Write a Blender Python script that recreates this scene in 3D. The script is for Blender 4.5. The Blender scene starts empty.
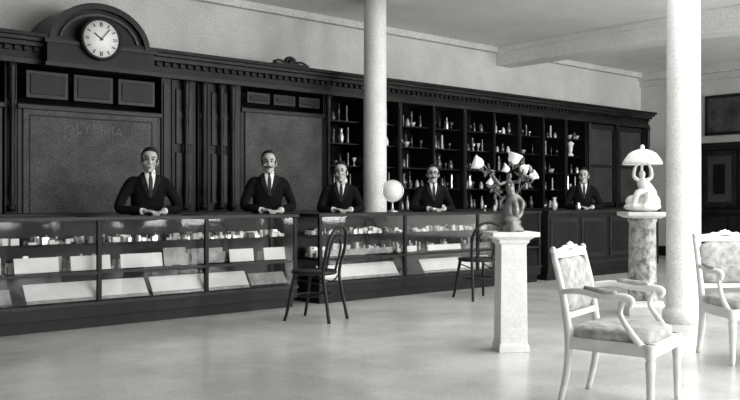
import bpy, bmesh, math, random
from mathutils import Vector, Matrix, Euler
from mathutils.bvhtree import BVHTree
random.seed(7)
C=bpy.context
scn=C.scene
try:
    scn.view_settings.view_transform='Standard'
    scn.view_settings.look='None'
except Exception: pass

# ---------------------------------------------------------------- materials
def mat(name,g,rough=0.6,var=0.0,scale=5.0,metal=0.0,stretch=(1,1,1),g2=None,bump=0.0,spec=0.5,emit=0.0,grain=0.0):
    m=bpy.data.materials.new(name); m.use_nodes=True
    nt=m.node_tree; b=nt.nodes['Principled BSDF']
    def col(v): return (v,v,v*0.975,1)
    b.inputs['Base Color'].default_value=col(g)
    b.inputs['Roughness'].default_value=rough
    b.inputs['Metallic'].default_value=metal
    b.inputs['Specular IOR Level'].default_value=spec
    if emit:
        b.inputs['Emission Color'].default_value=(1,1,.98,1); b.inputs['Emission Strength'].default_value=emit
    if var>0 or g2 is not None:
        tc=nt.nodes.new('ShaderNodeTexCoord'); mp=nt.nodes.new('ShaderNodeMapping')
        mp.inputs['Scale'].default_value=stretch
        nz=nt.nodes.new('ShaderNodeTexNoise'); nz.inputs['Scale'].default_value=scale; nz.inputs['Detail'].default_value=7
        nz.inputs['Roughness'].default_value=0.62
        cr=nt.nodes.new('ShaderNodeValToRGB')
        lo=g*(1-var) if g2 is None else g2
        hi=g*(1+var) if g2 is None else g
        cr.color_ramp.elements[0].position=.36; cr.color_ramp.elements[1].position=.64
        cr.color_ramp.elements[0].color=col(lo); cr.color_ramp.elements[1].color=col(min(hi,.95))
        nt.links.new(tc.outputs['Object'],mp.inputs['Vector']); nt.links.new(mp.outputs[0],nz.inputs['Vector'])
        nt.links.new(nz.outputs['Fac'],cr.inputs['Fac'])
        out=cr.outputs['Color']
        if grain>0:
            n2=nt.nodes.new('ShaderNodeTexNoise'); n2.inputs['Scale'].default_value=55; n2.inputs['Detail'].default_value=3
            nt.links.new(tc.outputs['Object'],n2.inputs['Vector'])
            mr=nt.nodes.new('ShaderNodeMapRange'); mr.inputs['From Min'].default_value=.3; mr.inputs['From Max'].default_value=.7
            mr.inputs['To Min'].default_value=1-grain; mr.inputs['To Max'].default_value=1+grain
            nt.links.new(n2.outputs['Fac'],mr.inputs['Value'])
            mx=nt.nodes.new('ShaderNodeVectorMath'); mx.operation='SCALE'
            nt.links.new(out,mx.inputs[0]); nt.links.new(mr.outputs[0],mx.inputs['Scale']); out=mx.outputs[0]
        nt.links.new(out,b.inputs['Base Color'])
        if bump>0:
            bp=nt.nodes.new('ShaderNodeBump'); bp.inputs['Strength'].default_value=bump; bp.inputs['Distance'].default_value=.01
            nt.links.new(nz.outputs['Fac'],bp.inputs['Height']); nt.links.new(bp.outputs[0],b.inputs['Normal'])
    return m
def glassmat(name,refl=.12,tint=.9):
    m=bpy.data.materials.new(name); m.use_nodes=True; nt=m.node_tree
    nt.nodes.remove(nt.nodes['Principled BSDF']); o=nt.nodes['Material Output']
    t=nt.nodes.new('ShaderNodeBsdfTransparent'); t.inputs[0].default_value=(tint,tint,tint,1)
    g=nt.nodes.new('ShaderNodeBsdfGlossy'); g.inputs['Roughness'].default_value=.05
    fr=nt.nodes.new('ShaderNodeLayerWeight'); fr.inputs['Blend'].default_value=refl
    mx=nt.nodes.new('ShaderNodeMixShader')
    nt.links.new(fr.outputs['Fresnel'],mx.inputs[0]); nt.links.new(t.outputs[0],mx.inputs[1]); nt.links.new(g.outputs[0],mx.inputs[2])
    nt.links.new(mx.outputs[0],o.inputs['Surface']); return m

M={}
M['wall']=mat('plaster_wall',.54,.9,.12,1.2,grain=.22)
M['walldark']=mat('bounce_cut_wall_dark',.08,.9,.2,3,grain=.2)  # unseen left wall, darkened to keep bounce light off the left floor
M['wallend']=mat('plaster_wall_end',.50,.9,.10,1.2,grain=.22)
M['ceil']=mat('plaster_ceiling',.70,.9,.08,.9,grain=.18)
M['floor']=mat('polished_floor',.60,.24,.22,.8,grain=.12,spec=.5)
M['wood']=mat('dark_wood',.0060,.45,.6,6,stretch=(1,1,.15),grain=.6,spec=.22)
M['wood2']=mat('dark_wood_moulding',.0115,.42,.5,6,stretch=(.3,1,1),grain=.6,spec=.26)
M['cabback']=mat('cabinet_interior',.006,.8,.5,9,grain=.4,spec=.15)
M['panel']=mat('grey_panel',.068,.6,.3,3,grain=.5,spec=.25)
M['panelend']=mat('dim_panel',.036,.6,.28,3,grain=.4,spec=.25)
M['panel2']=mat('grey_panel_frame',.018,.45,.3,5,spec=.25)
M['letter']=mat('faded_lettering',.092,.6,.35,9)
M['col']=mat('column_paint',.72,.55,.08,3,grain=.16)
M['paper']=mat('white_card',.92,.7,.08,6)
M['lightgrey']=mat('grey_card',.34,.7,.3,12)
M['black']=mat('black_metal',.012,.4)
M['suit']=mat('dark_suit_wool',.0085,.9,.3,30,spec=.1)
M['lapel']=mat('suit_lapel',.016,.8,.3,30,spec=.12)
M['skin']=mat('skin',.50,.6,.10,16)
M['hair']=mat('dark_hair',.008,.55,.4,60)
M['shirt']=mat('white_shirt',.90,.8)
M['tie']=mat('dark_tie',.012,.6)
M['shoe']=mat('black_shoe',.01,.3)
M['eyew']=mat('eye_white',.42,.4)
M['lip']=mat('lips',.32,.5)
M['bronze']=mat('bronze_patina',.17,.4,.6,20,metal=.5)
M['shade']=mat('opal_glass_shade',.9,.3,emit=.15)
M['marble']=mat('white_marble',.76,.35,.08,8,spec=.5)
M['mottled']=mat('mottled_marble',.62,.3,0,16,g2=.11,stretch=(1,1,.8))
M['stone']=mat('pale_stone_pedestal',.78,.5,.06,6,grain=.08)
M['cham']=mat('chair_white_frame',.72,.45,.07,10)
M['fabric']=mat('floral_upholstery',.50,.9,0,18,g2=.26)
M['bent']=mat('bentwood_dark',.009,.4,.3,10,spec=.35)
M['cane']=mat('cane_seat',.06,.7,.3,60)
M['silver']=mat('silverware',.75,.28,metal=.85)
M['glassw']=mat('pressed_glass',.42,.15,.2,20,spec=.9)
M['glassk']=mat('dark_bottle_glass',.06,.15,.3,20,spec=.9)
M['porc']=mat('porcelain',.78,.3)
M['glass']=glassmat('display_glass',.24,.97)
M['mirror']=mat('clock_white_enamel',.88,.4,.05,10)
M['pict']=mat('dark_painting',.04,.6,.6,4)

# ---------------------------------------------------------------- mesh builder
class MB:
    def __init__(s,*mats): s.bm=bmesh.new(); s.mats=[M[x] for x in mats]; s.names=list(mats); s.mi=0; s.smooth=False
    def m(s,name): 
        if name not in s.names: s.names.append(name); s.mats.append(M[name])
        s.mi=s.names.index(name); return s
    def _f(s,vs):
        try:
            f=s.bm.faces.new(vs); f.material_index=s.mi; f.smooth=s.smooth; return f
        except ValueError: return None
    def box(s,x0,x1,y0,y1,z0,z1,mx=None):
        P=[Vector(p) for p in [(x0,y0,z0),(x1,y0,z0),(x1,y1,z0),(x0,y1,z0),(x0,y0,z1),(x1,y0,z1),(x1,y1,z1),(x0,y1,z1)]]
        if mx is not None: P=[mx@p for p in P]
        v=[s.bm.verts.new(p) for p in P]
        for q in [(0,3,2,1),(4,5,6,7),(0,1,5,4),(1,2,6,5),(2,3,7,6),(3,0,4,7)]: s._f([v[i] for i in q])
    def loft(s,rings,loop=False):
        R=[[s.bm.verts.new(p) for p in r] for r in rings]; n=len(R[0])
        sm=s.smooth
        for a,b in zip(R,R[1:]+([R[0]] if loop else [])):
            for i in range(n): s._f([a[i],a[(i+1)%n],b[(i+1)%n],b[i]])
        if not loop:
            s.smooth=False; s._f(list(reversed(R[0]))); s._f(R[-1]); s.smooth=sm
    def tube(s,pts,rad,seg=8,sub=0,flat=None):
        pts=[Vector(p) for p in pts]
        if not isinstance(rad,(list,tuple)): rad=[rad]*len(pts)
        if sub: pts,rad=catmull(pts,rad,sub)
        rings=[];n0=None
        for i,p in enumerate(pts):
            t=(pts[min(i+1,len(pts)-1)]-pts[max(i-1,0)]).normalized()
            if n0 is None:
                up=Vector((0,0,1)) if abs(t.z)<.9 else Vector((0,1,0))
                n0=(up-t*up.dot(t)).normalized()
            else: n0=(n0-t*n0.dot(t)).normalized()
            b=t.cross(n0); r=rad[i]
            rings.append([p+n0*math.cos(a)*r+b*math.sin(a)*r*(flat or 1) for a in [2*math.pi*k/seg for k in range(seg)]])
        sm=s.smooth; s.smooth=True; s.loft(rings); s.smooth=sm
    def ell(s,c,r,seg=14,rng=9,mx=None):
        c=Vector(c); sm=s.smooth; s.smooth=True; rings=[]
        for j in range(1,rng):
            th=math.pi*j/rng
            rings.append([Vector((c.x+r[0]*math.sin(th)*math.cos(2*math.pi*k/seg),c.y+r[1]*math.sin(th)*math.sin(2*math.pi*k/seg),c.z-r[2]*math.cos(th))) for k in range(seg)])
        bot=Vector((c.x,c.y,c.z-r[2])); top=Vector((c.x,c.y,c.z+r[2]))
        if mx is not None:
            rings=[[mx@p for p in q] for q in rings]; bot=mx@bot; top=mx@top
        R=[[s.bm.verts.new(p) for p in q] for q in rings]
        for a,b in zip(R,R[1:]):
            for i in range(seg): s._f([a[i],a[(i+1)%seg],b[(i+1)%seg],b[i]])
        vb=s.bm.verts.new(bot); vt=s.bm.verts.new(top)
        for i in range(seg):
            s._f([vb,R[0][(i+1)%seg],R[0][i]]); s._f([vt,R[-1][i],R[-1][(i+1)%seg]])
        s.smooth=sm
    def lathe(s,prof,c=(0,0,0),seg=16,flute=0,mx=None,loop=False):
        c=Vector(c); sm=s.smooth; s.smooth=True
        rings=[]
        for r,z in prof:
            ring=[]
            for k in range(seg):
                a=2*math.pi*k/seg; rr=r*(1+(flute*math.cos(a*seg/2) if flute else 0))
                p=Vector((rr*math.cos(a),rr*math.sin(a),z))
                if mx is not None: p=mx@p
                ring.append(c+p)
            rings.append(ring)
        s.loft(rings,loop); s.smooth=sm
    def sq(s,prof,c=(0,0,0)):
        c=Vector(c)
        s.loft([[c+Vector((sx*r,sy*r,z)) for sx,sy in ((-1,-1),(1,-1),(1,1),(-1,1))] for r,z in prof])
    def obj(s,name,parent=None,loc=(0,0,0),rot=0,bevel=0,scale=None):
        bmesh.ops.recalc_face_normals(s.bm,faces=s.bm.faces)
        me=bpy.data.meshes.new(name); s.bm.to_mesh(me); s.bm.free()
        for m_ in s.mats: me.materials.append(m_)
        o=bpy.data.objects.new(name,me); scn.collection.objects.link(o)
        o.location=loc; o.rotation_euler=(0,0,rot)
        if scale: o.scale=scale
        if parent: o.parent=parent
        if bevel:
            b=o.modifiers.new('bev','BEVEL'); b.width=bevel; b.segments=2; b.limit_method='ANGLE'
        return o
def catmull(P,R,n):
    out=[];ro=[]
    for i in range(len(P)-1):
        p0=P[max(i-1,0)];p1=P[i];p2=P[i+1];p3=P[min(i+2,len(P)-1)]
        for k in range(n):
            t=k/n
            out.append(.5*((2*p1)+(p2-p0)*t+(2*p0-5*p1+4*p2-p3)*t*t+(3*p1-p0-3*p2+p3)*t**3)); ro.append(R[i]*(1-t)+R[i+1]*t)
    out.append(P[-1]);ro.append(R[-1]); return out,ro
def remesh(o,vox,it=3,fac=.5):
    r=o.modifiers.new('r','REMESH'); r.mode='VOXEL'; r.voxel_size=vox; r.use_smooth_shade=True
    s=o.modifiers.new('s','SMOOTH'); s.factor=fac; s.iterations=it
    dg=C.evaluated_depsgraph_get(); me=bpy.data.meshes.new_from_object(o.evaluated_get(dg))
    mats=[x for x in o.data.materials]; o.modifiers.clear(); o.data=me
    me.materials.clear()
    for x in mats: me.materials.append(x)
    for p in me.polygons: p.use_smooth=True; p.material_index=0
    return o
def empty(name,loc=(0,0,0),rot=0,sc=1):
    e=bpy.data.objects.new(name,None); scn.collection.objects.link(e); e.location=loc; e.rotation_euler=(0,0,rot); e.scale=(sc,)*3
    e.empty_display_size=.1; return e

# ---------------------------------------------------------------- room shell
XL,XR,YF,YB,ZC=-1.2,16.0,-3.5,9.6,3.78
b=MB('floor'); b.box(XL-.2,XR+.2,YF-.2,YB+.2,-.1,0); b.obj('floor')
b=MB('ceil'); b.box(XL-.2,XR+.2,YF-.2,YB+.2,ZC,ZC+.1); b.obj('ceiling')
b=MB('wall'); b.box(XL-.2,XR+.2,YB,YB+.2,0,ZC); b.obj('wall_back')
b=MB('wallend'); b.box(XR,XR+.2,YF,YB,0,ZC); b.obj('wall_right')
b=MB('walldark'); b.box(XL-.2,XL,YF,YB,0,ZC); b.obj('wall_left')
wins=[(0.2,3.0),(4.2,7.0),(8.2,11.0),(12.2,15.0)]
b=MB('wall'); b.box(XL,XR,YF-.2,YF,0,.5); b.box(XL,XR,YF-.2,YF,3.3,ZC)
xs=XL
for a,c in wins: b.box(xs,a,YF-.2,YF,.5,3.3); xs=c
b.box(xs,XR,YF-.2,YF,.5,3.3); b.obj('wall_front')
for i,(a,c) in enumerate(wins):
    b=MB('wood'); 
    b.box(a,a+.06,YF-.14,YF-.06,.5,3.3); b.box(c-.06,c,YF-.14,YF-.06,.5,3.3); b.box(a,c,YF-.14,YF-.06,.5,.58); b.box(a,c,YF-.14,YF-.06,3.22,3.3)
    b.box((a+c)/2-.03,(a+c)/2+.03,YF-.14,YF-.06,.5,3.3); b.obj('window_%d'%(i+1))
b=MB('ceil')
for x in (11.55,):
    b.box(x-.2,x+.2,YF,YB,3.47,ZC); b.box(x-.26,x+.26,YF,YB,3.69,ZC)
b.obj('ceiling_beam',bevel=.01)
b=MB('wallend'); b.box(XR-.12,XR,YF,YB,3.62,ZC); b.box(XR-.06,XR,YF,YB,3.5,3.62); b.obj('trim_1',bevel=.01)
b=MB('wall'); b.box(XL,XR-.12,YB-.1,YB,3.68,ZC); b.obj('trim_2',bevel=.01)
b=MB('wood'); b.box(XR-.03,XR,YF,YB,0,.2); b.obj('baseboard_right')
for (x,y) in ((7.38,8.3),(7.4,4.0)):
    b=MB('col'); b.lathe([(.19,0),(.19,.10),(.17,.13),(.155,.16),(.152,1.8),(.148,3.3),(.148,3.78)],seg=28)
    b.obj('structural_column',loc=(x,y,0))

# ---------------------------------------------------------------- wall cabinet
root=empty('wall_display_cabinet',(0,0,0))
X0,X1=1.2,15.27
b=MB('wood','wood2','cabback')
b.m('wood'); b.box(X0,X1,8.86,9.58,0,.95); b.m('wood2'); b.box(X0,X1,8.82,9.58,.95,1.0)
x=X0+.1
while x<X1-.6:
    b.m('wood2'); b.box(x,x+.62,8.835,8.86,.15,.85); b.m('wood'); b.box(x+.07,x+.55,8.825,8.84,.22,.78); x+=.7
b.m('cabback'); b.box(X0,X1,9.5,9.58,1.0,2.6)
posts=[1.3,2.98,4.74,5.22,5.70,7.13,7.8,8.5,9.2,9.9,10.6,11.25,11.9,12.55,13.2,14.2,15.2]
for p in posts:
    w=.055 if 7.2<p<13 else .10
    w=.03 if p in (7.8,9.2,10.6,11.9) else w
    b.m('wood'); b.box(p-w/1.6,p+w/1.6,9.0,9.5,1.0,2.6)
    b.m('wood2' if w>.06 else 'wood'); b.box(p-w/2.6,p+w/2.6,8.985,9.0,1.08,2.5)
b.m('wood2'); b.box(X0,X1,8.96,9.58,2.56,2.62); b.m('wood'); b.box(X0,X1,8.99,9.58,2.62,2.74)
b.m('wood2'); b.box(X0,X1+.02,8.92,9.58,2.74,2.79); b.box(X0,X1+.04,8.87,9.58,2.79,2.83); b.m('wood'); b.box(X0,X1+.06,8.84,9.58,2.83,2.87)
x=X0
while x<X1:
    b.m('wood'); b.box(x,x+.05,8.955,8.99,2.69,2.74); x+=.1
b.obj('carcass',root,bevel=.004)
b=MB('panel','panel2','wood2')
for (a,c,zt) in ((3.1,4.62,2.09),(5.82,7.03,2.24),(1.45,2.85,2.09)):
    b.m('panel2'); b.box(a-.05,c+.05,9.01,9.06,1.0,zt+.06)
    b.m('panel'if a>2 else 'panel2'); b.box(a,c,8.985,9.02,1.0,zt)
    b.m('wood2'); b.box(a-.06,c+.06,8.97,9.03,zt,zt+.05)
    n=3; w=(c-a)/n
    for i in range(n):
        b.m('wood2'); b.box(a+i*w+.03,a+(i+1)*w-.03,8.99,9.03,zt+.12,2.5); b.m('wood'); b.box(a+i*w+.07,a+(i+1)*w-.07,8.98,9.0,zt+.16,2.46)
b.m('panel2')
b.box(3.16,4.56,8.978,8.99,2.02,2.035); b.box(3.16,3.175,8.978,8.99,1.0,2.03); b.box(4.545,4.56,8.978,8.99,1.0,2.03)
for (a,c) in ((4.82,5.14),(5.30,5.62)):
    b.m('wood'); b.box(a,c,9.02,9.06,1.0,2.56); b.m('wood2'); b.box(a+.05,c-.05,9.0,9.03,1.1,1.7); b.box(a+.05,c-.05,9.0,9.03,1.8,2.45)
b.obj('door_panels',root,bevel=.005)
b=MB('wood2')
for p in (4.98,5.22,5.46,5.62,2.98,7.13,15.2,13.2):
    b.lathe([(.04,1.02),(.04,1.08),(.022,1.1),(.035,1.2),(.026,1.4),(.024,1.9),(.036,2.1),(.02,2.15),(.038,2.2),(.038,2.5),(.05,2.56)],c=(p,8.965,0),seg=12)
b.obj('turned_colonnettes',root)
def word(txt,cx,z,size,parent,name,y=8.98):
    cu=bpy.data.curves.new(name,'FONT'); cu.body=txt; cu.size=size; cu.align_x='CENTER'; cu.extrude=.001; cu.space_character=1.15
    o=bpy.data.objects.new(name,cu); scn.collection.objects.link(o); C.view_layer.update()
    dg=C.evaluated_depsgraph_get(); me=bpy.data.meshes.new_from_object(o.evaluated_get(dg)); bpy.data.objects.remove(o)
    for v in me.vertices: v.co.y+= .09*(1-(v.co.x/.5)**2)
    me.materials.clear(); me.materials.append(M['letter'])
    o=bpy.data.objects.new(name,me); scn.collection.objects.link(o); o.parent=parent; o.location=(cx,y,z); o.rotation_euler=(math.pi/2,0,0)
word('OLYMPIA',3.86,1.78,.15,root,'panel_lettering')
b=MB('wood')
SH=[1.32,1.62,1.93,2.24]
for z in SH: b.box(7.2,13.15,9.08,9.5,z-.015,z)
b.obj('shelves',root)
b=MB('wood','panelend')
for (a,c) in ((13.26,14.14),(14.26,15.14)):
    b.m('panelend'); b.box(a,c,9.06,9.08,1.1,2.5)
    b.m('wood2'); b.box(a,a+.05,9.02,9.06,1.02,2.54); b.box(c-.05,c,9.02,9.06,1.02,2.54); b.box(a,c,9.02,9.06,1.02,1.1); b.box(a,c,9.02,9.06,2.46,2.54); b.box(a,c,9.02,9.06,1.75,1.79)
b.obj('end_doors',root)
# clock hood (arched pediment)
b=MB('wood','wood2')
hx,hz=3.88,2.80
def arch(b,a,h,y0,y1,n=32,a_in=None,h_in=None,zb=0):
    for i in range(n):
        t0=math.pi*i/n; t1=math.pi*(i+1)/n
        def pt(t,A,H): return (hx+A*math.cos(t),hz+zb+H*math.sin(t))
        o0=pt(t0,a,h);o1=pt(t1,a,h)
        if a_in: i0=pt(t0,a_in,h_in); i1=pt(t1,a_in,h_in)
        else: i0=(o0[0],hz-.02);i1=(o1[0],hz-.02)
        q=[o0,o1,i1,i0]
        v0=[b.bm.verts.new((p[0],y0,p[1])) for p in q]; v1=[b.bm.verts.new((p[0],y1,p[1])) for p in q]
        b._f(v0); b._f(v1[::-1])
        for k in range(4): b._f([v0[k],v0[(k+1)%4],v1[(k+1)%4],v1[k]])
b.m('wood'); arch(b,.52,.42,8.88,9.5)
b.m('wood2'); arch(b,.57,.47,8.82,9.5,a_in=.51,h_in=.405)
b.m('panel'); arch(b,.46,.36,8.85,8.9,a_in=.43,h_in=.335)
b.m('wood'); b.box(hx-.60,hx+.60,8.80,9.5,2.56,2.80); b.m('wood2'); b.box(hx-.63,hx+.63,8.78,9.5,2.78,2.82); b.box(hx-.62,hx+.62,8.79,9.5,2.54,2.58)
b.obj('clock_hood',root)
b=MB('wood2'); 
b.box(6.2,6.72,8.86,9.0,2.87,2.90)
for k in range(7):
    a=math.pi*(k+.5)/7; b.ell((6.46+.07*math.cos(a),8.92,2.92+.05*math.sin(a)),(.03,.03,.03))
b.ell((6.46,8.9,2.92),(.05,.04,.045)); b.tube([(6.2,8.92,2.91),(6.28,8.92,2.935),(6.38,8.92,2.92)],.015,sub=4); b.tube([(6.72,8.92,2.91),(6.64,8.92,2.935),(6.54,8.92,2.92)],.015,sub=4)
b.obj('carved_crest',root)

# ---------------------------------------------------------------- clock
ck=empty('wall_clock',(3.84,8.77,2.87))
b=MB('mirror','black','wood2')
rx=Matrix.Rotation(math.pi/2,4,'X')
b.m('mirror'); b.lathe([(.001,-.02),(.2,-.02),(.2,.02),(.001,.025)],seg=40,mx=rx)
b.m('wood2'); b.lathe([(.198,-.02),(.225,-.02),(.23,.03),(.21,.045),(.198,.03)],seg=40,mx=rx,loop=True)
b.m('black')
for k in range(12):
    R=Matrix.Rotation(2*math.pi*k/12,4,'Y')
    if k%3==0:
        b.box(-.014,-.006,-.03,-.024,.135,.18,R); b.box(.004,.012,-.03,-.024,.135,.18,R)
    else: b.box(-.005,.005,-.03,-.024,.14,.18,R)
b.box(-.006,.006,-.036,-.03,-.02,.10,Matrix.Rotation(math.radians(-55),4,'Y'))
b.box(-.004,.004,-.04,-.035,-.03,.15,Matrix.Rotation(math.radians(40),4,'Y'))
b.ell((0,-.035,0),(.012,.008,.012))
b.obj('dial_and_hands',ck)

# ---------------------------------------------------------------- glassware in shelves
PR={
 'vase':[(.03,0),(.035,.01),(.05,.05),(.055,.1),(.03,.15),(.025,.18),(.04,.21)],
 'bottle':[(.03,0),(.035,.02),(.035,.12),(.012,.16),(.012,.21),(.018,.215)],
 'cup':[(.03,0),(.032,.005),(.008,.02),(.008,.06),(.03,.08),(.045,.13)],
 'jar':[(.04,0),(.05,.02),(.05,.09),(.03,.11),(.035,.12),(.01,.15)],
 'candle':[(.04,0),(.04,.01),(.012,.03),(.015,.1),(.01,.14),(.022,.16),(.012,.17),(.012,.24)],
 'bowl':[(.02,0),(.025,.01),(.05,.04),(.07,.08)],
 'tall':[(.03,0),(.03,.02),(.022,.12),(.03,.2),(.02,.24),(.028,.26)]}
b=MB('silver','glassw','porc','glassk')
for si,z in enumerate(SH+[1.0]):
    for row,(yy,pr) in enumerate(((9.18,.9),(9.36,.8))):
        x=7.26+row*.05
        while x<13.1:
            if min(abs(x-p) for p in posts)>.055 and random.random()<pr:
                k=random.choice(list(PR)); s=random.uniform(.7,1.05)
                b.m(random.choice(['silver','glassw','glassw','glassk','glassk','glassk','glassk','glassk'] if row==0 else ['glassk','glassk','glassk']))
                if random.random()<.05: b.m('porc')
                b.lathe([(r*s*.8,h*s) for r,h in PR[k]],c=(x,yy+random.uniform(-.03,.03),z),seg=12)
            x+=random.uniform(.09,.17)
for (x,z) in ((12.78,1.93),):
    b.m('porc'); b.lathe([(.05,0),(.06,.02),(.03,.06),(.05,.2),(.07,.22),(.02,.27)],c=(x,9.08,z),seg=14)
b.obj('shelf_glassware')

# ---------------------------------------------------------------- display counters
YC=7.3; ZT=.99
def counter(xa,xb,name,glass=True,nb=3):
    e=empty(name)
    b=MB('wood','wood2','cabback')
    b.m('wood'); b.box(xa+.03,xb-.03,YC+.04,YC+.5,0,.1)
    b.box(xa,xb,YC,YC+.5,.1,.22); b.m('wood2'); b.box(xa-.01,xb+.01,YC-.015,YC+.5,.2,.235)
    if glass:
        b.m('wood2'); b.box(xa,xb,YC,YC+.03,.475,.50)
        b.m('wood'); b.box(xa,xb,YC+.47,YC+.5,.235,ZT-.03)
        b.m('cabback'); b.box(xa+.03,xb-.03,YC+.03,YC+.47,.235,.245); b.box(xa+.03,xb-.03,YC+.03,YC+.47,.488,.5)
        n=nb
        for i in range(n+1):
            x=xa+(xb-xa)*i/n; x=min(max(x,xa+.02),xb-.02)
            b.m('wood'); b.box(x-.02,x+.02,YC-.002,YC+.035,.235,ZT-.03)
        for x in (xa+.02,xb-.02): b.box(x-.02,x+.02,YC+.44,YC+.5,.235,ZT-.03); b.box(x-.02,x+.02,YC,YC+.5,.475,.50)
        b.m('wood2'); b.box(xa-.015,xb+.015,YC-.015,YC+.045,ZT-.035,ZT); b.box(xa-.015,xb+.015,YC+.42,YC+.515,ZT-.035,ZT)
        b.m('wood')
        for i in range(n+1):
            x=xa+(xb-xa)*i/n; x=min(max(x,xa+.02),xb-.02); b.box(x-.03,x+.03,YC+.04,YC+.43,ZT-.035,ZT)
    else:
        b.m('wood'); b.box(xa,xb,YC,YC+.5,.2,ZT-.04); b.m('wood2'); b.box(xa-.02,xb+.02,YC-.03,YC+.53,ZT-.045,ZT)
        n=nb; w=(xb-xa)/n
        for i in range(n):
            b.box(xa+i*w+.05,xa+(i+1)*w-.05,YC-.015,YC+.01,.3,.88); b.m('wood'); b.box(xa+i*w+.11,xa+(i+1)*w-.11,YC-.022,YC,.36,.82); b.m('wood2')
    b.obj('frame',e,bevel=.003)
    if glass:
        b=MB('glass'); b.box(xa+.03,xb-.03,YC+.01,YC+.014,.24,ZT-.035); b.box(xa+.03,xb-.03,YC+.03,YC+.43,ZT-.012,ZT-.006)
        b.box(xa+.03,xb-.03,YC+.1,YC+.44,.745,.752); b.obj('glass',e)
    return e
counter(1.0,5.38,'display_counter',nb=4)
counter(5.68,9.58,'display_counter',nb=3)
counter(9.75,12.7,'wooden_counter',glass=False,nb=4)

b=MB('paper','lightgrey')
def board(x0,x1,z0,z1,y,tilt=10,mt='paper'):
    mx=Matrix.Translation((0,y,z0))@Matrix.Rotation(math.radians(-tilt),4,'X')
    b.m(mt); b.box(x0,x1,0,.008,0,z1-z0,mx)
for x0,x1 in ((1.9,2.36),(2.48,2.86),(2.97,3.34),(3.44,3.86),(4.61,4.9),(5.03,5.3)):
    board(x0,x1,.51,.64,7.40)
board(3.9,4.14,.51,.68,7.44,mt='lightgrey'); board(4.2,4.56,.51,.66,7.44,mt='lightgrey')
for x0,x1 in ((5.75,6.1),(6.15,6.9),(7.15,7.3),(7.5,8.1),(8.2,8.9),(9.0,9.4)):
    board(x0,x1,.51,.58,7.44,mt='lightgrey' if x0 in (6.15,8.2,5.75) else 'paper')
b.obj('price_boards')
b=MB('paper','lightgrey')
for x0,x1 in ((2.56,3.68),(3.73,4.80),(5.74,6.9),(7.33,8.62)):
    board(x0,x1,.27,.44,7.34,35,'paper')
    b.m('lightgrey'); b.box(x0,x1,7.325,7.34,.247,.275)
for x0,x1 in ((1.35,2.45),(4.85,5.3),(8.7,9.4)):
    board(x0,x1,.26,.40,7.37,35,'lightgrey')
b.obj('display_trays')
b=MB('paper','silver','black','lightgrey','porc')
def clutter(xa,xb,y0,y1,z,n,hmax=.06):
    for i in range(n):
        x=random.uniform(xa,xb); y=random.uniform(y0,y1); t=random.random()
        b.m(random.choice(['paper','silver','porc','lightgrey','silver','black','paper']))
        w=random.uniform(.012,.036);h=random.uniform(.01,hmax)
        if t<.4:
            b.box(x-w,x+w,y-.02,y+.02,z,z+h)
        elif t<.75: b.lathe([(w*.6,0),(w*.7,h*.3),(w*.3,h*.6),(w*.5,h)],c=(x,y,z),seg=10)
        else: b.ell((x,y,z+w*.4),(w*.5,w*.4,w*.4),8,6)
clutter(1.5,5.3,7.42,7.7,.752,420,.07)
clutter(5.75,9.5,7.42,7.7,.752,400,.07)
clutter(1.5,5.3,7.5,7.7,.50,150,.15)
clutter(5.75,9.5,7.5,7.7,.50,150,.15)
clutter(4.85,5.3,7.5,7.7,.245,20,.12)
b.obj('jewellery_display')
b=MB('silver','porc','glassw')
for (x,k,s,mt) in ((8.75,'cup',.6,'silver'),(8.95,'jar',.55,'glassw'),(9.2,'candle',.6,'silver'),(7.75,'bowl',.6,'silver'),(9.4,'vase',.5,'porc'),(10.3,'vase',.9,'glassw'),(10.9,'jar',.8,'silver')):
    b.m(mt); b.lathe([(r*s,h*s) for r,h in PR[k]],c=(x,7.6,.99),seg=14)
b.obj('countertop_silverware')
e=empty('table_mirror',(7.06,7.62,.99),math.radians(-38))
b=MB('silver','mirror'); b.m('silver'); b.lathe([(.07,0),(.07,.012),(.02,.03),(.012,.08),(.012,.13)],seg=18)
b.obj('stand',e)
b=MB('mirror','silver'); b.m('mirror'); b.lathe([(.001,-.006),(.128,-.006),(.128,.006),(.001,.008)],seg=32,mx=Matrix.Translation((0,0,.26))@rx)
b.m('silver'); b.lathe([(.126,-.01),(.138,-.01),(.138,.01),(.126,.01)],seg=32,mx=Matrix.Translation((0,0,.26))@rx,loop=True)
b.obj('disc',e)

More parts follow.
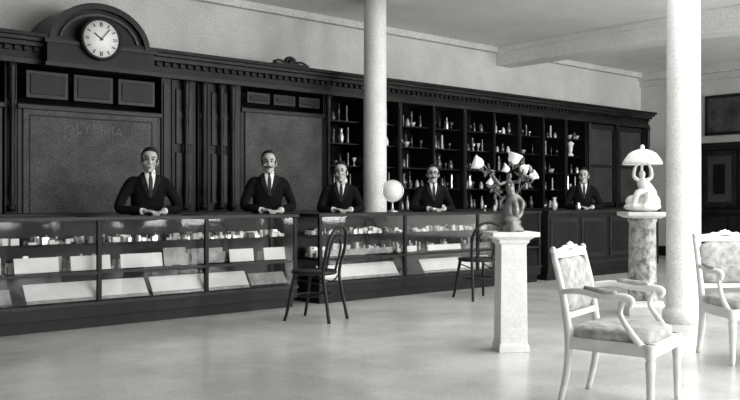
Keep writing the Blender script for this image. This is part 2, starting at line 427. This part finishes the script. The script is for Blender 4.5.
# ---------------------------------------------------------------- people
def make_hand_mesh():
    b=MB('skin'); 
    b.ell((0,-.05,0),(.041,.052,.016)); b.ell((.015,-.035,-.004),(.025,.03,.016)); b.tube([(0,.03,0),(0,-.03,0)],[.026,.028],flat=.8)
    for x,L in ((.030,.070),(.010,.080),(-.011,.075),(-.030,.058)):
        b.tube([(x*.8,-.06,.002),(x,-.09,.003),(x*1.04,-.09-L*.45,-.004),(x*1.02,-.09-L*.78,-.020),(x,-.09-L*.9,-.034)],[.0105,.0098,.009,.008,.0065],seg=8,sub=3)
    b.tube([(.02,-.02,-.003),(.045,-.045,-.008),(.056,-.075,-.012),(.052,-.1,-.018)],[.014,.0125,.0105,.008],seg=8,sub=3)
    o=b.obj('hand_tmp'); remesh(o,.0032,2,.4); me=o.data; bpy.data.objects.remove(o); return me
HAND=make_hand_mesh()
def make_head_mesh(jw=1.0,nose=1.0):
    b=MB('skin')
    b.ell((0,.012,.035),(.074,.096,.088),24,16); b.ell((0,-.020,-.03),(.060,.068,.085),24,16)
    b.ell((0,-.035,-.078),(.045*jw,.049,.038),20,12); b.ell((0,-.076,-.1),(.021*jw,.016,.017)); b.ell((0,-.05,.055),(.057,.048,.04),20,12)
    b.tube([(0,-.088,.018),(0,-.103,-.015),(0,-.100-.018*nose,-.038)],[.009,.010,.012]); b.ell((.011,-.102,-.042),(.009,.011,.008)); b.ell((-.011,-.102,-.042),(.009,.011,.008))
    b.ell((0,-.082,.026),(.050,.016,.010)); 
    for s in(-1,1):
        b.ell((s*.075,.008,-.014),(.010,.02,.032)); b.ell((s*.081,.012,-.002),(.007,.014,.018)); b.ell((s*.038,-.064,-.034),(.023,.022,.018))
    b.ell((0,-.088,-.066),(.024,.012,.007)); b.ell((0,-.087,-.079),(.021,.012,.008))
    b.tube([(0,.02,-.05),(0,.03,-.16)],[.054,.058],seg=16)
    o=b.obj('head_tmp'); remesh(o,.0042,1,.35); me=o.data; bpy.data.objects.remove(o); return me
HEADS=[make_head_mesh(1.0,1.0),make_head_mesh(1.08,1.2),make_head_mesh(.94,.9)]

def clerk(loc,yaw,H,headyaw,tilt=0,hair='hair',must=False,glasses=False,wide=1.0,tiek='tie',bald=0,el=.27,roll=0,hd=0):
    s=H/1.712
    e=empty('shop_clerk',loc,math.radians(yaw),s)
    ct=.99/s
    wz=ct+.032
    b=MB('suit')
    T=[(.84,.10,.165,.115),(.93,.095,.180,.126),(1.03,.08,.166,.116),(1.13,.055,.166,.118),(1.22,.03,.176,.126),(1.30,.008,.184,.124),(1.35,-.006,.178,.110),(1.39,-.016,.145,.092),(1.425,-.022,.10,.076),(1.465,-.03,.064,.064)]
    rings=[]
    for z,cy,a,c in T:
        ring=[]
        for k in range(28):
            t=2*math.pi*k/28; cx,sx=math.cos(t),math.sin(t)
            ring.append(Vector((a*wide*math.copysign(abs(cx)**.88,cx),cy+c*math.copysign(abs(sx)**.88,sx),z)))
        rings.append(ring)
    b.loft(rings)
    b.loft([[Vector((.188*wide*math.cos(t),.10+.135*math.sin(t),z)) for t in [2*math.pi*k/24 for k in range(24)]] for z in (.76,.95)])
    for sd in (-1,1):
        b.tube([(sd*.12*wide,-.008,1.365),(sd*.172*wide,-.004,1.343),(sd*(el*.5+.085),-.005,1.25),(sd*el,-.03,1.12),(sd*(el-.01),-.075,1.07+max(0,wz-1.06)),(sd*.19,-.155,(1.07+wz)/2+.01),(sd*.120,-.225,wz+.008)],[.058,.066,.058,.052,.050,.045,.037],seg=14,sub=4)
        b.tube([(sd*.085,.10,.88),(sd*.095,.09,.68),(sd*.10,.08,.48),(sd*.105,.10,.28),(sd*.105,.12,.06)],[.098,.088,.068,.060,.056],seg=14,sub=2)
    body=b.obj('suit_body',e); remesh(body,.011,5,.5)
    bv=BVHTree.FromPolygons([v.co.copy() for v in body.data.vertices],[tuple(p.vertices) for p in body.data.polygons])
    def fy(x,z):
        h=bv.ray_cast(Vector((x,-1,z)),Vector((0,1,0)))
        return h[0].y if h[0] else -.08
    def patch(name,mt,fl,fr,z0,z1,off,n=14,m_=6):
        b=MB(mt); b.smooth=True; g=[]
        for j in range(n+1):
            z=z0+(z1-z0)*j/n; l,r=fl((z-z0)/(z1-z0)),fr((z-z0)/(z1-z0))
            g.append([b.bm.verts.new((l+(r-l)*i/m_,fy(l+(r-l)*i/m_,z)-off,z)) for i in range(m_+1)])
        for j in range(n):
            for i in range(m_): b._f([g[j][i],g[j][i+1],g[j+1][i+1],g[j+1][i]])
        o=b.obj(name,e); so=o.modifiers.new('s','SOLIDIFY'); so.thickness=.004; so.offset=0; return o
    V0=1.20
    patch('shirt','shirt',lambda t:-.004-.056*t,lambda t:.004+.056*t,V0,1.45,.004)
    patch('tie',tiek,lambda t:-.004-.016*min(1,(1-t)*4) +.0*t,lambda t:.004+.016*min(1,(1-t)*4),V0-.01,1.45,.010)
    patch('lapel_l','lapel',lambda t:.004+.052*t,lambda t:.01+.052*t+.052*min(1,t*1.6),V0-.03,1.43,.007)
    patch('lapel_r','lapel',lambda t:-.01-.052*t-.052*min(1,t*1.6),lambda t:-.004-.052*t,V0-.03,1.43,.007)
    b=MB('shirt'); b.lathe([(.067,1.445),(.065,1.47),(.061,1.492),(.056,1.492),(.057,1.44)],c=(0,-.034,0),seg=24); b.obj('collar',e)
    b=MB(tiek); b.ell((0,-.103,1.452),(.015,.012,.016)); b.obj('tie_knot',e)
    b=MB('shoe')
    for sd in(-1,1): b.ell((sd*.105,.05,.045),(.047,.14,.045)); b.box(sd*.105-.045,sd*.105+.045,-.06,.17,0,.02)
    b.obj('shoes',e)
    for sd in (-1,1):
        h=bpy.data.objects.new('hand_r' if sd<0 else 'hand_l',HAND); scn.collection.objects.link(h); h.parent=e
        h.location=(sd*.110,-.235,wz+(.012 if sd<0 else 0)); h.rotation_euler=(math.radians(4),0,-sd*math.radians(50))
        h.scale=(-1.05 if sd>0 else 1.05,1.05,1.05)
        b=MB('shirt'); b.tube([(sd*.124,-.222,wz+.008),(sd*.104,-.24,wz+.006)],.0345,seg=12); b.obj('cuff',e)
    he=empty('head',(0,-.062,1.578)); he.parent=e; he.rotation_euler=(math.radians(-tilt),math.radians(roll),math.radians(headyaw)); he.scale=(1.07,)*3
    h=bpy.data.objects.new('face',HEADS[hd]); scn.collection.objects.link(h); h.parent=he
    b=MB(hair); b.smooth=True
    N,K=22,32; g=[]
    for j in range(N+1):
        th=(math.pi*.68)*j/N; row=[]
        for k in range(K):
            a=2*math.pi*k/K
            x=math.sin(th)*math.cos(a); y=math.sin(th)*math.sin(a); z=math.cos(th)
            row.append((x,y,z))
        g.append(row)
    def keep(p):
        X,Y,Z=p
        yy=.016+.102*Y; zz=.038+.096*Z
        if yy<-.045: return zz>.083+bald
        if yy<-.005: return zz>.02+ (-(yy+.005))*1.6
        if yy<.03: return zz>.005
        return zz>-.055
    vt={}
    def V(j,k):
        k%=K
        if j==0:k=0
        if (j,k) not in vt:
            X,Y,Z=g[j][k]; rr=1+.025*math.sin(k*3.1+j)*.6+(.05*math.exp(-((Y+.6)**2)/.2)*max(0,Z) if not bald else 0)
            vt[(j,k)]=b.bm.verts.new((.080*X*rr,.016+.102*Y*rr,.038+.096*Z*rr))
        return vt[(j,k)]
    for j in range(N):
        for k in range(K):
            c=[g[j][k],g[j+1][k],g[j+1][(k+1)%K]]
            if all(keep(p) for p in c):
                vs=[V(j,k),V(j+1,k),V(j+1,k+1),V(j,k+1)]
                u=[]; [u.append(v) for v in vs if v not in u]; b._f(u)
    for sd in (-1,1): b.ell((sd*.071,-.018,.004),(.007,.014,.022))
    o=b.obj('hair',he); so=o.modifiers.new('s','SOLIDIFY'); so.thickness=.01; so.offset=-.5
    b=MB('eyew','black',hair,'lip')
    for sd in (-1,1):
        b.m('eyew'); b.ell((sd*.029,-.0765,.002),(.014,.010,.007)); b.m('black'); b.ell((sd*.029,-.084,.002),(.006,.005,.006))
        b.m('black'); b.tube([(sd*.013,-.085,.004),(sd*.029,-.0885,.010),(sd*.045,-.078,.003)],.0026,seg=6,sub=3)
        b.m(hair); b.tube([(sd*.012,-.099,.024),(sd*.03,-.099,.030),(sd*.050,-.084,.024)],[.0035,.005,.003],seg=6,sub=3)
    b.m('lip'); b.ell((0,-.0965,-.067),(.022,.006,.004)); b.ell((0,-.0965,-.078),(.018,.006,.005)); b.m('black'); b.ell((0,-.0995,-.0725),(.018,.003,.001))
    if must:
        b.m(hair)
        for sd in (-1,1): b.tube([(0,-.107,-.055),(sd*.018,-.103,-.057),(sd*.032,-.092,-.060),(sd*.039,-.084,-.055)],[.006,.007,.005,.003],seg=8,sub=3)
    if glasses:
        b.m('black')
        for sd in(-1,1):
            b.tube([(sd*.031+.021*math.cos(2*math.pi*k/16),-.103,.002+.018*math.sin(2*math.pi*k/16)) for k in range(17)],.0022,seg=6)
            b.tube([(sd*.052,-.102,.004),(sd*.078,-.06,.006),(sd*.082,.0,.004)],.002,seg=6)
        b.tube([(-.01,-.104,.005),(.01,-.104,.005)],.0022,seg=6)
    b.obj('facial_features',he)
    return e
clerk((4.00,7.98,0),-14,1.668,-10,tilt=3,el=.30,roll=3)
clerk((5.47,7.98,0),-26,1.695,-6,tilt=2,must=True,bald=.012,hd=1)
clerk((6.53,7.98,0),-34,1.60,-10,tilt=6,wide=.95,el=.26,roll=-3,hd=2)
clerk((8.11,7.98,0),-30,1.61,-12,tilt=5,must=True,glasses=True,el=.28,hd=1)
clerk((11.60,8.0,0),-46,1.655,-14,tilt=4,wide=.95,hd=2)

# ---------------------------------------------------------------- bentwood chairs (front = -Y)
def bent(loc,yaw):
    b=MB('bent','cane')
    b.m('bent'); b.tube([(.2*math.cos(2*math.pi*k/32),.2*math.sin(2*math.pi*k/32),.455) for k in range(33)],.021,seg=8)
    b.m('cane'); b.lathe([(.001,.452),(.185,.452),(.185,.464),(.001,.462)],seg=32)
    b.m('bent')
    for sd in(-1,1):
        b.tube([(sd*.15,-.12,.45),(sd*.165,-.15,.3),(sd*.185,-.185,.1),(sd*.20,-.21,0)],[.019,.018,.016,.015],sub=4)
    pts=[(-.19,.26,0),(-.17,.215,.25),(-.165,.185,.45),(-.185,.22,.62),(-.175,.25,.76),(-.11,.275,.855),(0,.285,.885),(.11,.275,.855),(.175,.25,.76),(.185,.22,.62),(.165,.185,.45),(.17,.215,.25),(.19,.26,0)]
    b.tube(pts,.0165,sub=6)
    b.tube([(-.095,.175,.46),(-.11,.215,.62),(-.085,.24,.74),(0,.255,.79),(.085,.24,.74),(.11,.215,.62),(.095,.175,.46)],.012,sub=6)
    b.tube([(.165*math.cos(2*math.pi*k/32),.165*math.sin(2*math.pi*k/32)+.01,.24) for k in range(33)],.010,seg=8)
    for sd in (-1,1): b.tube([(sd*.165,.17,.42),(sd*.12,.12,.36),(sd*.155,-.13,.40)],.008,sub=4)
    return b.obj('bentwood_chair',loc=loc,rot=math.radians(yaw))
bent((4.93,6.42,0),-156)
bent((7.40,6.55,0),-200)

# ---------------------------------------------------------------- white armchairs (front=-Y)
def armchair(loc,yaw,sc=1):
    e=empty('armchair',loc,math.radians(yaw),sc)
    b=MB('cham'); W=.27
    for sd in(-1,1):
        b.lathe([(.013,0),(.018,.03),(.026,.26),(.03,.30),(.022,.31),(.03,.325),(.03,.40)],c=(sd*W,-.25,0),seg=12)
        b.tube([(sd*.235,.29,0),(sd*.235,.245,.2),(sd*.235,.235,.40),(sd*.24,.27,.65),(sd*.243,.325,.88)],[.017,.022,.025,.022,.018],seg=10,sub=4)
        b.ell((sd*.243,.328,.90),(.02,.02,.024))
        b.tube([(sd*.243,.275,.66),(sd*.285,.15,.675),(sd*.30,.0,.655),(sd*.30,-.11,.655),(sd*.30,-.155,.64),(sd*.295,-.14,.60)],[.017,.019,.022,.024,.022,.012],seg=10,sub=5)
        b.tube([(sd*.297,-.11,.645),(sd*.275,-.085,.56),(sd*.285,-.14,.47),(sd*.275,-.20,.39)],[.018,.014,.018,.022],seg=10,sub=5)
    b.box(-W,W,-.275,-.23,.33,.40); b.box(-.235,.235,.215,.25,.33,.40)
    for sd in(-1,1):
        b.loft([[Vector((sd*x_+q,y_,z_)) for q in (-.018,.018)for z_ in ((.33,.40) if q<0 else (.40,.33))] for x_,y_ in ((W,-.24),(.235,.235))])
    def by(z): return .235+(z-.4)*.19
    for z0,z1 in ((.50,.535),(.855,.895)):
        b.box(-.235,.235,by(z0)-.015,by(z0)+.02,z0,z1)
    b.tube([(-.243,.325,.885),(-.12,.325,.90),(0,.325,.915),(.12,.325,.90),(.243,.325,.885)],.016,sub=4)
    for k in (-1,0,1): b.ell((k*.028,.32,.928-abs(k)*.008),(.02,.014,.02))
    b.tube([(-.06,.32,.91),(-.1,.32,.918),(-.13,.32,.90)],.009,sub=3); b.tube([(.06,.32,.91),(.1,.32,.918),(.13,.32,.90)],.009,sub=3)
    b.obj('frame',e)
    b=MB('fabric'); b.smooth=True
    rings=[]
    for z,sx,sy in ((.385,.255,.235),(.41,.268,.248),(.45,.265,.245),(.468,.22,.20),(.474,.12,.11)):
        ring=[]
        for k in range(28):
            t=2*math.pi*k/28; c_,s_=math.cos(t),math.sin(t)
            ring.append(Vector((sx*math.copysign(abs(c_)**.45,c_),-.01+sy*math.copysign(abs(s_)**.45,s_),z)))
        rings.append(ring)
    b.loft(rings)
    mx=Matrix.Translation((0,by(.695),.695))@Matrix.Rotation(-math.atan(.19),4,'X')
    rings=[]
    for y,sx,sz in ((.022,.20,.15),(.015,.215,.162),(-.01,.215,.162),(-.03,.19,.135),(-.036,.1,.07)):
        ring=[]
        for k in range(28):
            t=2*math.pi*k/28; c_,s_=math.cos(t),math.sin(t)
            ring.append(mx@Vector((sx*math.copysign(abs(c_)**.4,c_),y,sz*math.copysign(abs(s_)**.4,s_))))
        rings.append(ring)
    b.loft(rings); b.obj('upholstery',e)
    b=MB('fabric')
    for sd in(-1,1): b.tube([(sd*.288,.12,.695),(sd*.30,.0,.68),(sd*.30,-.07,.678)],[.014,.02,.014],sub=3)
    b.obj('arm_pads',e)
    return e
armchair((4.22,2.655,0),14,.95)
armchair((6.06,2.78,0),-34,.97)

# ---------------------------------------------------------------- pedestal 1 with bronze lamp sculpture
PX,PY=5.05,4.13
b=MB('stone')
b.sq([(.115,0),(.115,.05),(.108,.06),(.104,.07),(.097,.80),(.105,.815),(.115,.82),(.115,.84),(.15,.862),(.178,.866),(.178,.90)])
b.obj('stone_pedestal',loc=(PX,PY,0),rot=math.radians(-36),bevel=.004)
e=empty('sculpture_lamp',(PX,PY,.90),math.radians(-41.3))
b=MB('bronze')
b.lathe([(.10,0),(.10,.025),(.085,.035),(.075,.06),(.085,.075),(.07,.09),(.06,.12),(.05,.125)],seg=20)
b.obj('base',e)
b=MB('bronze')
b.tube([(.0,0,.10),(-.015,0,.17),(.01,0,.24),(.005,0,.29)],[.06,.045,.042,.03],seg=14,sub=4)
b.tube([(.03,-.02,.10),(.035,-.04,.17),(.02,-.01,.25)],[.03,.026,.03],seg=10,sub=3)
b.tube([(.005,0,.28),(-.005,-.005,.33),(-.01,0,.37),(-.01,0,.395)],[.028,.036,.032,.014],seg=12,sub=3)
b.ell((-.012,-.006,.42),(.021,.024,.027)); b.ell((-.01,.012,.428),(.022,.02,.02))
b.ell((-.022,-.034,.355),(.012,.01,.012)); b.ell((.004,-.034,.355),(.012,.01,.012))
b.tube([(.02,0,.375),(.06,-.02,.385),(.085,-.03,.43),(.09,-.03,.48)],[.013,.012,.01,.008],sub=3)
b.tube([(-.04,0,.375),(-.085,-.02,.36),(-.12,-.03,.40),(-.15,-.03,.44)],[.013,.012,.01,.008],sub=3)
b.tube([(.04,.01,.28),(.09,.02,.22),(.075,.02,.14),(.05,.0,.10)],[.015,.022,.026,.02],sub=4)
b.tube([(-.03,.02,.27),(-.075,.03,.23),(-.07,.02,.17)],[.012,.02,.01],sub=4)
o=b.obj('nymph_figure',e); remesh(o,.004,2,.4)
b=MB('bronze')
br=[[(.0,.03,.12),(.05,.04,.25),(.08,.03,.42),(.06,.0,.50),(.02,-.01,.535)],[(-.05,.03,.2),(-.12,.03,.35),(-.17,.0,.46),(-.21,-.01,.51)],[(.06,.03,.3),(.12,.02,.38),(.15,0,.42)],[(-.05,.03,.25),(-.11,.02,.30),(-.14,0,.36)]]
for p in br: b.tube(p,.0055,seg=6,sub=5)
random.seed(3)
for p in br:
    for q in p[1:]:
        for k in range(5):
            a=random.uniform(0,6.28); c=Vector(q)+Vector((math.cos(a)*.03,random.uniform(-.02,.02),math.sin(a)*.03))
            b.ell((0,0,0),(.028,.006,.015),8,6,mx=Matrix.Translation(c)@Euler((random.uniform(0,3),a,random.uniform(0,3))).to_matrix().to_4x4())
b.obj('branches_and_leaves',e)
b=MB('shade')
for (c,ax,s) in (((-.235,-.01,.515),-70,1.0),((.02,-.01,.54),20,1.05),((.09,-.01,.48),110,.75),((.165,0,.42),60,.7),((-.15,-.01,.37),-50,.55),((-.03,-.03,.47),-60,.6)):
    mx=Matrix.Translation(c)@Matrix.Rotation(math.radians(ax),4,'Y')
    b.lathe([(.006*s,-.03*s),(.026*s,-.022*s),(.040*s,.0),(.043*s,.025*s),(.055*s,.05*s),(.050*s,.048*s),(.02*s,.03*s)],seg=16,flute=.05,mx=mx)
b.obj('flower_shades',e)

# ---------------------------------------------------------------- pedestal 2 with marble figure lamp
QX,QY=7.66,4.58
e=empty('marble_pedestal',(QX,QY,0),math.radians(-41.3))
b=MB('mottled'); b.lathe([(.145,.14),(.15,.17),(.138,.2),(.135,.5),(.13,.91),(.145,.935),(.14,.96)],seg=28); b.obj('shaft',e)
b=MB('marble'); b.sq([(.19,0),(.19,.09),(.165,.11),(.16,.14)]); b.sq([(.145,.96),(.18,.98),(.20,.985),(.20,1.02)]); b.obj('plinth_and_cap',e,bevel=.004)
e=empty('marble_figure_lamp',(QX,QY,1.041),math.radians(-41.3))
b=MB('marble')
b.ell((0,0,.03),(.19,.13,.05)); b.ell((.03,.01,.09),(.13,.09,.08)); b.ell((-.09,.0,.08),(.08,.07,.07)); b.ell((.13,0,.07),(.05,.05,.08))
b.tube([(.03,.0,.13),(.02,-.01,.20),(.0,0,.27),(0,0,.32)],[.06,.052,.055,.028],seg=14,sub=3)
b.ell((-.005,-.008,.355),(.032,.036,.042))
b.tube([(.03,-.02,.15),(-.06,-.06,.17),(-.10,-.07,.08),(-.12,-.08,.03)],[.045,.038,.026,.02],seg=10,sub=3)
b.tube([(.05,-.03,.13),(.03,-.09,.15),(.0,-.10,.06),(-.03,-.12,.03)],[.045,.036,.026,.02],seg=10,sub=3)
b.tube([(.045,0,.30),(.09,0,.33),(.08,-.01,.42),(.03,0,.49)],[.022,.019,.015,.013],sub=3)
b.tube([(-.045,0,.30),(-.09,-.01,.34),(-.075,-.01,.42),(-.03,0,.49)],[.022,.019,.015,.013],sub=3)
b.tube([(.06,.03,.28),(.12,.04,.18),(.14,.02,.08)],[.02,.035,.03],sub=3)
b.tube([(0,.03,.3),(0,.02,.42),(0,0,.50)],[.02,.014,.016])
o=b.obj('maiden_figure',e); remesh(o,.005,2,.4)
b=MB('shade'); 
b.lathe([(.02,.61),(.05,.605),(.09,.59),(.13,.565),(.155,.53),(.18,.49),(.19,.455),(.178,.455),(.17,.48),(.13,.53),(.05,.57),(.01,.58)],seg=32,flute=.035)
b.ell((0,0,.625),(.022,.022,.03)); b.obj('scalloped_shade',e)
b=MB('silver'); b.lathe([(.02,.49),(.03,.50),(.012,.52),(.010,.61)],seg=12); b.obj('lamp_stem',e)

# ---------------------------------------------------------------- far wall furniture
e=empty('panelled_cupboard',(15.4,0,0))
b=MB('wood','wood2','panelend')
b.m('wood'); b.box(.05,.5,5.9,8.03,0,.9); b.m('wood2'); b.box(0,.5,5.88,8.05,.9,.95); b.m('wood'); b.box(.15,.5,5.9,8.03,.95,2.15)
b.m('wood2'); b.box(.08,.5,5.88,8.05,2.1,2.2); b.box(.02,.5,5.85,8.08,2.17,2.22)
for y0,y1 in ((5.95,6.6),(6.65,7.3),(7.35,7.98)):
    b.m('wood2'); b.box(.12,.15,y0,y1,1.0,2.07); b.m('panelend'); b.box(.11,.13,y0+.09,y1-.09,1.1,1.97); b.m('wood'); b.box(.10,.12,y0+.2,y1-.2,1.25,1.82)
for i in range(4): b.m('wood2'); b.box(.03,.06,5.95+i*.52,6.4+i*.52,.12,.82)
b.obj('carcass',e)
b=MB('wood2','pict'); b.m('wood2'); b.box(15.94,15.99,7.0,8.17,2.40,2.46); b.box(15.94,15.99,7.0,8.17,3.12,3.18); b.box(15.94,15.99,7.0,7.06,2.4,3.18); b.box(15.94,15.99,8.11,8.17,2.4,3.18)
b.m('pict'); b.box(15.96,15.99,7.06,8.11,2.46,3.12); b.obj('framed_picture')

# ---------------------------------------------------------------- lights
def area(name,loc,rot,sx,sy,e):
    l=bpy.data.lights.new(name,'AREA'); l.shape='RECTANGLE'; l.size=sx; l.size_y=sy; l.energy=e
    o=bpy.data.objects.new(name,l); scn.collection.objects.link(o); o.location=loc; o.rotation_euler=rot; return o
for i,((a,c),en) in enumerate(zip(wins,(60,290,370,370))):
    area('window_daylight_%d'%(i+1),((a+c)/2,YF+.02,1.9),(math.radians(90),0,0),c-a-.1,2.7,en)
area('ceiling_fill',(7.2,3.0,3.72),(0,0,0),4,3,150)  # added soft fill lamp under the closed ceiling; no opening there
w=bpy.data.worlds.new('World'); scn.world=w; w.use_nodes=True
w.node_tree.nodes['Background'].inputs[0].default_value=(.8,.8,.8,1); w.node_tree.nodes['Background'].inputs[1].default_value=.5

# ---------------------------------------------------------------- camera
cd=bpy.data.cameras.new('camera'); cam=bpy.data.objects.new('camera',cd); scn.collection.objects.link(cam)
cd.sensor_width=36; cd.lens=36*847/740; cd.clip_end=100
cam.location=(0,0,1.14); cam.rotation_euler=(math.pi/2,0,-math.atan2(.66,.7513))
scn.camera=cam
